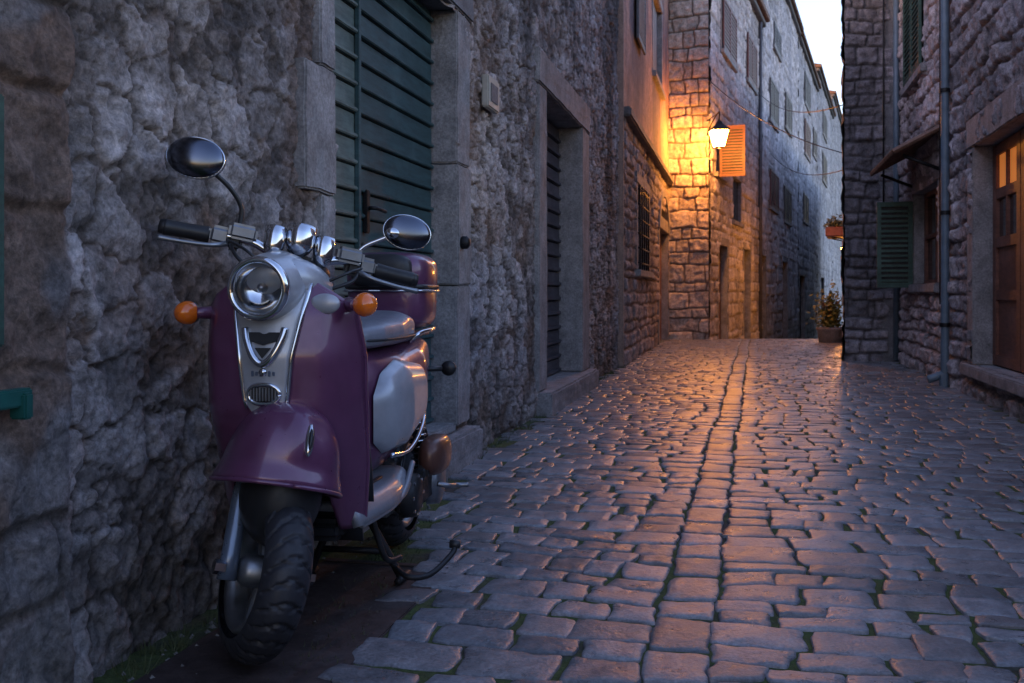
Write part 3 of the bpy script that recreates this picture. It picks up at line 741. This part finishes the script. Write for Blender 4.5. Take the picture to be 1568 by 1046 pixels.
grid('inner_shield',lambda u,v:(-.27+.08*v-.5*((-1+2*u)*.2)**2,(-1+2*u)*.19*(1-.3*v*v),.34+.56*v),12,10,P_blk,sc,None,.01)
def pw(z): return float(np.interp(z,[.605,.625,.66,.75,.88,.95],[.035,.052,.058,.068,.092,.10]))
def pan(u,v):
    z=.605+.34*v; t=-1+2*u; y=t*pw(z); e=1-max(0,(abs(t)-.86)/.14)**2
    sc_=.5+.5*math.cos(min(1,abs(t))*math.pi)
    return (shx(y,z)+.004+.014*e+.004*sc_,y,z)
grid('front_panel',pan,36,30,P_sil,sc)
for sg in(1,-1):
    tube('panel_trim',[(shx(pw(z),z)+.014,sg*pw(z),z) for z in np.linspace(.62,.93,16)],.006,P_chr,sc,10,res=1)
zc=.80
def onp(y,z,o=.024): return (shx(y,z)+o,y,z)
vv=[onp(-.052,zc+.02,.022),onp(-.045,zc-.01),onp(-.025,zc-.05),onp(0,zc-.068),onp(.025,zc-.05),onp(.045,zc-.01),onp(.052,zc+.02,.022)]
tube('v_badge_chrome',vv,.010,P_chr,sc,12)
addobj('vent_dark',mesh_from('vd',[onp(-.044,zc+.010,.0245),onp(.044,zc+.010,.0245),onp(.034,zc-.012,.0255),onp(0,zc-.022,.0265),onp(-.034,zc-.012,.0255)],[(0,4,3,2,1)]),P_blk,sc)
addobj('vent_dark_low',mesh_from('vd',[onp(-.022,zc-.028,.0265),onp(.022,zc-.028,.0265),onp(.0,zc-.055,.0265)],[(0,2,1)]),P_blk,sc)
revolve('badge_dot',[(0,.010),(.005,.009),(.006,.001)],(1,0,0),onp(0,zc-.088),P_chr,sc,20)
for i in range(6): lbox('lettering_%d'%i,onp(-.028+i*.011,.708,.0235),(.002,.007,.010 if i%2 else .014),P_frk,sc,None,.001)
zg=.657
tube('horn_ring',[onp(.040*math.cos(a)*abs(math.cos(a))**-.3 if abs(math.cos(a))>1e-3 else 0,zg+.024*math.sin(a),.024) for a in np.linspace(0,2*math.pi,41)],.006,P_chr,sc,10,res=1)
lbox('horn_back',onp(0,zg,.021),(.008,.074,.040),P_blk,sc,None,.004)
for i in range(9): lbox('horn_slat_%d'%i,onp(-.032+i*.008,zg,.027),(.004,.0035,.034),P_alu,sc,None,.001)
hl_x,hl_z=.035,.918
hx=Vector((math.cos(.12),0,-math.sin(.12)*.4)).normalized()
HO=Vector((hl_x,0,hl_z)); ax=hx
revolve('headlight_bucket',[(.0,.070),(-.02,.078),(-.06,.086),(-.12,.092),(-.17,.085),(-.2,.06),(-.21,.001)],ax,HO,P_sil,sc,48)
revolve('headlight_rim',[(-.012,.070),(-.008,.079),(.006,.079),(.014,.072),(.012,.064),(.0,.062)],ax,HO,P_chr,sc,48)
revolve('headlight_reflector',[(.0,.064),(-.02,.058),(-.04,.04),(-.05,.015),(-.05,.001)],ax,HO,P_chr,sc,40)
ellipsoid('headlight_bulb',HO-ax*.03,(.018,.012,.012),P_alu,sc)
revolve('headlight_lens',[(.006,.064),(.014,.055),(.021,.035),(.024,.001)],ax,HO,mg,sc,40)
ellipsoid('headset_cowl',(-.14,0,.925),(.15,.115,.07),P_sil,sc,None,Matrix.Rotation(math.radians(-14),3,'Y'),.9)
ellipsoid('cowl_cap',(-.22,0,.955),(.09,.085,.045),P_blk,sc)
tube('steering_column',[(-.3,0,.6),(-.24,0,.85),(-.20,0,1.0)],.035,P_blk,sc,16)
for sg in(1,-1):
    y0=sg*.175; y1=sg*.228-.006; xx=-.09; zs_=.878 if sg>0 else .856
    tube('signal_stalk',[(xx-.04,y0,zs_),(xx,(y0+y1)/2,zs_),(xx+.01,y1-sg*.015,zs_)],[.02,.016,.014],P_pur,sc,12)
    revolve('signal_body',[(-.03,.001),(-.026,.018),(-.008,.029),(.004,.031)],(1,sg*.15,0),(xx+.005,y1+sg*.01,zs_),P_blk,sc,28)
    revolve('signal_lens',[(.004,.031),(.018,.030),(.032,.024),(.042,.012),(.044,.001)],(1,sg*.15,0),(xx+.005,y1+sg*.01,zs_),P_amb,sc,28)
ellipsoid('side_cover',(shx(.14,.875)+.008,.135,.880),(.014,.040,.026),P_sil,sc)
H=Matrix.Translation((-.2,0,1.0))@Matrix.Rotation(math.radians(32),4,Vector((-math.sin(rk),0,math.cos(rk))))
tube('handlebar',[(-.05,-.34,.01),(-.05,-.24,.015),(-.02,-.12,.02),(0,0,-.02),(-.02,.12,.02),(-.05,.24,.015),(-.05,.34,.01)],.012,P_chr,sc,14,H)
lbox('bar_clamp',(0,0,-.02),(.07,.11,.06),P_blk,sc,H,.015)
lbox('bar_cover',(-.005,0,-.045),(.09,.2,.04),P_sil,sc,H,.018)
for sg in(1,-1):
    tube('grip',[(-.05,sg*.225,.014),(-.05,sg*.28,.012),(-.05,sg*.34,.01)],[.022,.020,.021],P_blk,sc,16,H)
    revolve('bar_end',[(0,.020),(.012,.018),(.014,.001)],(0,sg,0),(-.05,sg*.34,.01),P_blk,sc,16,H)
    lbox('switch_housing',(-.045,sg*.200,.018),(.05,.058,.05),P_alu,sc,H,.012)
    lbox('brake_reservoir',(-.02,sg*.145,.038),(.06,.075,.042),P_alu,sc,H,.010)
    lbox('lever_clamp',(-.035,sg*.16,.005),(.05,.04,.04),P_blk,sc,H,.01)
    tube('brake_lever',[(-.02,sg*.18,.0),(.005,sg*.22,-.012),(.0,sg*.29,-.018),(-.012,sg*.35,-.020)],[.008,.006,.0055,.008],P_alu,sc,10,H)
    if sg<0: ms=[(-.03,-.155,.04),(-.03,-.160,.10),(-.02,-.20,.145),(-.01,-.26,.18)]; mc=(.0,-.30,.20)
    else: ms=[(-.03,.155,.03),(-.03,.18,.07),(-.02,.22,.10),(-.01,.25,.12)]; mc=(-.005,.285,.135)
    tube('mirror_stem',ms,.0065,P_chr if sg>0 else P_blk,sc,10,H)
    revolve('mirror_boot',[(-.02,.014),(.0,.013),(.02,.008)],(0,0,1),ms[0],P_blk,sc,14,H)
    Rm=Matrix.Rotation(math.radians(-18 if sg<0 else -8),3,'Z')@Matrix.Rotation(math.radians(-8),3,'Y')
    q=1.12 if sg<0 else 1.0
    ellipsoid('mirror_shell',mc,(.026,.066*q,.047*q),P_mir,sc,H,Rm,.95)
    grid('mirror_rim',lambda u,v,mc=mc,Rm=Rm,q=q:Vector(mc)+Rm@Vector((-.004+.012*(v-.5),.0665*q*math.cos(2*math.pi*u),.0475*q*math.sin(2*math.pi*u))),40,2,P_chr,sc,H,.003,closeu=True)
    ellipsoid('mirror_clamp',Vector(ms[-1])+Vector((0.01,0,.004)),(.018,.026,.018),P_chr,sc,H)
    ellipsoid('mirror_glass',Vector(mc)+Rm@Vector((-.016,0,0)),(.013,.058*q,.039*q),P_frk,sc,H,Rm)
    tube('brake_cable',[(.0,sg*.17,.0),(.06,sg*.15,-.03),(.07,sg*.08,-.07),(.02,sg*.03,-.10)],.005,P_blk,sc,8,H)
    tube('brake_cable_b',[(.0,sg*.18,.01),(.09,sg*.13,-.01),(.08,sg*.06,-.06),(.01,sg*.02,-.10)],.004,P_blk,sc,8,H)
for (y,z,r,x) in ((-.066,.034,.028,.03),(0,.050,.039,.02),(.066,.034,.028,.02)):
    axx=Vector((.30,0,-1)).normalized()
    revolve('gauge_cup',[(-.035,r*.86),(-.034,r),(-.01,r*1.02),(.016,r*.97),(.034,r*.75),(.045,r*.35),(.047,.001)],axx,(x,y,z),P_chr,sc,32,H)
    revolve('gauge_face',[(-.034,r*.9),(-.030,.001)],axx,(x,y,z),P_blk,sc,24,H)
    tube('gauge_post',[(x,y,z-.04),(0,y*.6,-.02)],.008,P_chr,sc,8,H)
def flo(u,v):
    x=-.20-.50*v; t=-1+2*u; w=.172+.018*math.sin(v*math.pi); e=max(0,(abs(t)-.80)/.20)
    return (x,t*w,.338-.05*e**2.5+.05*max(0,v-.8)**1.5*4)
grid('floorboard',flo,40,18,P_floor,sc,None,.022)
for sg in(1,-1):
    tube('floor_edge',[(-.24,sg*.172,.285),(-.35,sg*.184,.286),(-.5,sg*.188,.288),(-.62,sg*.185,.31),(-.74,sg*.175,.37)],.009,P_floor,sc,10)
for i in range(5): lbox('floor_mat_rib_%d'%i,(-.42,-.12+i*.06,.352),(.32,.018,.006),P_blk,sc,None,.003)
lbox('under_tray',(-.42,0,.275),(.46,.26,.06),P_blk,sc,None,.02)
tube('frame_tube',[(-.18,0,.5),(-.26,0,.30),(-.45,0,.24),(-.7,0,.26)],.028,P_eng,sc,14)
def body(u,v):
    x=-.50-.84*v; a=2*math.pi*u
    hw=float(np.interp(v,[0,.08,.3,.6,.85,1],[.09,.12,.155,.155,.11,.03]))
    zt=float(np.interp(v,[0,.1,.4,.8,1],[.70,.735,.735,.76,.74])); zb=float(np.interp(v,[0,.2,.5,.8,1],[.33,.35,.44,.56,.68]))
    cy=math.copysign(abs(math.cos(a))**.65,math.cos(a)); sy=math.copysign(abs(math.sin(a))**.65,math.sin(a))
    return (x,hw*cy,(zt+zb)/2+(zt-zb)/2*sy)
grid('rear_body',body,48,30,P_pur,sc,closeu=True)
grid('rear_body_front',lambda u,v:(-.498-.0*v,.09*(v)*math.cos(2*math.pi*u),.515+.185*v*math.sin(2*math.pi*u)),24,4,P_pur,sc,closeu=True)
for sg in(1,-1):
    def sp(u,v,sg=sg):
        x=-.53-.62*u; 
        zt=float(np.interp(u,[0,.08,.25,.6,1],[.60,.665,.70,.68,.60])); zb=float(np.interp(u,[0,.1,.3,.6,1],[.46,.42,.42,.47,.56]))
        z=zb+(zt-zb)*v; t=-1+2*v
        b=(1-abs(t)**3)**.5 if abs(t)<1 else 0; e=min(1,(1-(1-min(1,u/.14))**2)) if u<.14 else 1-max(0,(u-.6)/.4)**2*.7
        base=float(np.interp(u,[0,.3,.6,1],[.125,.145,.14,.085]))
        return (x,sg*(base-.012+.055*b*math.sqrt(max(0,e))),z)
    grid('side_panel',sp,40,20,P_sil,sc)
    tube('side_trim',[(-.56,sg*.16,.42),(-.75,sg*.165,.41),(-.95,sg*.155,.47),(-1.1,sg*.115,.55)],.008,P_chr,sc,8)
def seat(u,v):
    x=-.47-.60*v; a=math.pi*2*u
    hw=float(np.interp(v,[0,.06,.2,.5,.85,1],[.03,.09,.128,.14,.12,.04])); top=float(np.interp(v,[0,.06,.3,.55,.7,1],[.77,.805,.828,.835,.85,.83])); bot=.735
    c=math.cos(a); s=math.sin(a)
    z=(bot+top)/2+(top-bot)/2*math.copysign(abs(s)**.7,s)
    return (x,hw*math.copysign(abs(c)**.55,c),z)
grid('seat',seat,48,30,P_seat,sc,closeu=True)
tube('seat_piping',[(-.475-.6*v,float(np.interp(v,[0,.06,.2,.5,.85,1],[.03,.09,.128,.14,.12,.04]))*1.005,.765) for v in np.linspace(0,1,20)],.005,P_blk,sc,8,res=1)
lbox('seat_front_lip',(-.50,0,.73),(.06,.14,.03),P_blk,sc,None,.012)
ellipsoid('top_case_lower',(-1.17,-.015,.875),(.15,.145,.10),P_pur,sc,None,None,.5,48,24)
ellipsoid('top_case_lid',(-1.17,-.015,.970),(.155,.150,.085),P_pur,sc,None,None,.55,48,24)
ellipsoid('top_case_band',(-1.17,-.015,.930),(.158,.154,.012),P_blk,sc,None,None,.45,48,8)
ellipsoid('top_case_pad',(-1.03,-.015,.985),(.045,.11,.06),P_blk,sc,None,None,.6)
tube('top_case_chrome',[(-1.17+.160*math.copysign(abs(math.cos(a))**.5,math.cos(a)),-.015+.156*math.copysign(abs(math.sin(a))**.5,math.sin(a)),.916) for a in np.linspace(0,2*math.pi,60)],.004,P_chr,sc,8,res=1)
lbox('rack',(-1.14,0,.765),(.3,.2,.02),P_chr,sc,None,.008)
for sg in(1,-1): tube('rack_rail',[(-.98,sg*.10,.74),(-1.0,sg*.13,.77),(-1.2,sg*.13,.78),(-1.34,sg*.06,.78)],.009,P_chr,sc,10)
ellipsoid('tail_light',(-1.335,0,.66),(.03,.07,.04),P_red,sc)
for sg in (1,-1): revolve('rear_signal',[(0,.001),(.0,.028),(.03,.024),(.04,.001)],(-1,0,0),(-1.26,sg*.17,.63),P_blk,sc,20); tube('rear_signal_stalk',[(-1.2,sg*.08,.63),(-1.24,sg*.15,.63)],.01,P_blk,sc,8)
Rw=Matrix.Translation((-1.15,0,.217))
tyre(Rw,.217,.118,'rear_tyre',sc); rim(Rw,.138,'rear_rim',sc)
grid('rear_mudguard',lambda u,v:(-1.15+.25*math.cos(math.radians(20+150*u)),(-.07+.14*v),.217+.25*math.sin(math.radians(20+150*u))),20,6,P_blk,sc,None,.006)
lbox('transmission_case',(-.97,.125,.24),(.44,.07,.13),P_eng,sc,None,.03)
revolve('clutch_cover',[(-.02,.085),(.02,.08),(.03,.05),(.03,.001)],(0,1,0),(-1.13,.15,.24),P_alu,sc,28)
revolve('variator_cover',[(-.02,.075),(.02,.07),(.03,.04),(.03,.001)],(0,1,0),(-.82,.15,.25),P_eng,sc,28)
for k in range(8):
    a=k*math.pi/4; revolve('case_bolt',[(0,.007),(.008,.006),(.008,.001)],(0,1,0),(-.82+.062*math.cos(a),.168,.25+.062*math.sin(a)),P_chr,sc,6,None,False)
lbox('engine_block',(-.85,-.02,.28),(.25,.2,.18),P_eng,sc,None,.03)
for i in range(6): lbox('cooling_fin_%d'%i,(-.70-.02*i,.0,.28),(.006,.21,.16),P_alu,sc,None,.002)
ellipsoid('air_filter_cover',(-1.0,.185,.355),(.12,.045,.065),P_cop,sc,None,None,.7)
lbox('air_filter_base',(-.98,.165,.31),(.22,.05,.05),P_blk,sc,None,.015)
tube('kick_lever',[(-.97,.20,.26),(-.99,.235,.25),(-1.08,.24,.235),(-1.10,.28,.235)],.009,P_alu,sc,10)
tube('exhaust',[(-.75,-.08,.2),(-.85,-.15,.19),(-1.0,-.17,.22),(-1.3,-.17,.28)],[.016,.02,.045,.045],P_eng,sc,14)
for sg in(1,-1): tube('shock',[(-1.12,sg*.10,.26),(-1.08,sg*.10,.55)],.022,P_blk,sc,12)
for i in range(9): revolve('spring_coil',[(-.004,.028),(0,.033),(.004,.028)],(0,0,1),(-1.115+.006*i,.10,.30+.022*i),P_chr,sc,16)
for sg in(1,-1):
    tube('centre_stand_leg',[(-.66,sg*.06,.20),(-.68,sg*.11,.10),(-.70,sg*.15,.012)],.012,P_eng,sc,10)
    tube('centre_stand_foot',[(-.66,sg*.15,.012),(-.76,sg*.155,.012)],.012,P_eng,sc,8)
tube('centre_stand_bar',[(-.68,-.11,.10),(-.68,.11,.10)],.010,P_eng,sc,10)
tube('stand_pedal',[(-.69,.13,.05),(-.64,.19,.035),(-.68,.25,.035),(-.78,.295,.075),(-.80,.30,.10)],.009,P_eng,sc,10)
revolve('stand_rubber',[(-.018,.001),(-.016,.013),(.016,.013),(.018,.001)],(0,1,0),(-.80,.30,.10),P_blk,sc,14)
tube('side_stand',[(-.50,.12,.24),(-.53,.15,.12),(-.62,.17,.10)],.009,P_eng,sc,10)

# ---------------------------------------------------------------- world, light, camera
w=bpy.data.worlds.new("World"); scene.world=w; w.use_nodes=True; nt=w.node_tree
bg=nt.nodes['Background']; sky=nt.nodes.new('ShaderNodeTexSky'); sky.sky_type='NISHITA'; sky.sun_disc=False
sky.sun_elevation=math.radians(4); sky.sun_rotation=math.radians(250); sky.air_density=1.0; sky.dust_density=1.5; sky.ozone_density=1.5
mx=nt.nodes.new('ShaderNodeMix'); mx.data_type='RGBA'; mx.blend_type='MULTIPLY'; mx.inputs[0].default_value=1
nt.links.new(sky.outputs[0],mx.inputs[6]); mx.inputs[7].default_value=(.93,.82,1.05,1)
nt.links.new(mx.outputs[2],bg.inputs['Color']); bg.inputs['Strength'].default_value=1.12
sun=bpy.data.lights.new('dusk_sun','SUN'); sun.energy=.12; sun.angle=math.radians(25); sun.color=(.95,.88,1)
so=bpy.data.objects.new('dusk_sun',sun); scene.collection.objects.link(so); so.rotation_euler=(math.radians(50),0,math.radians(-40))
cam=bpy.data.cameras.new('camera'); co=bpy.data.objects.new('camera',cam); scene.collection.objects.link(co)
co.location=(0,0,CH); co.rotation_euler=(math.radians(90),0,0)
cam.sensor_width=36; cam.lens=F/1568*36; cam.shift_y=-73/1568; cam.clip_end=1000; cam.clip_start=.05
cam.dof.use_dof=True; cam.dof.focus_distance=2.8; cam.dof.aperture_fstop=10
scene.camera=co
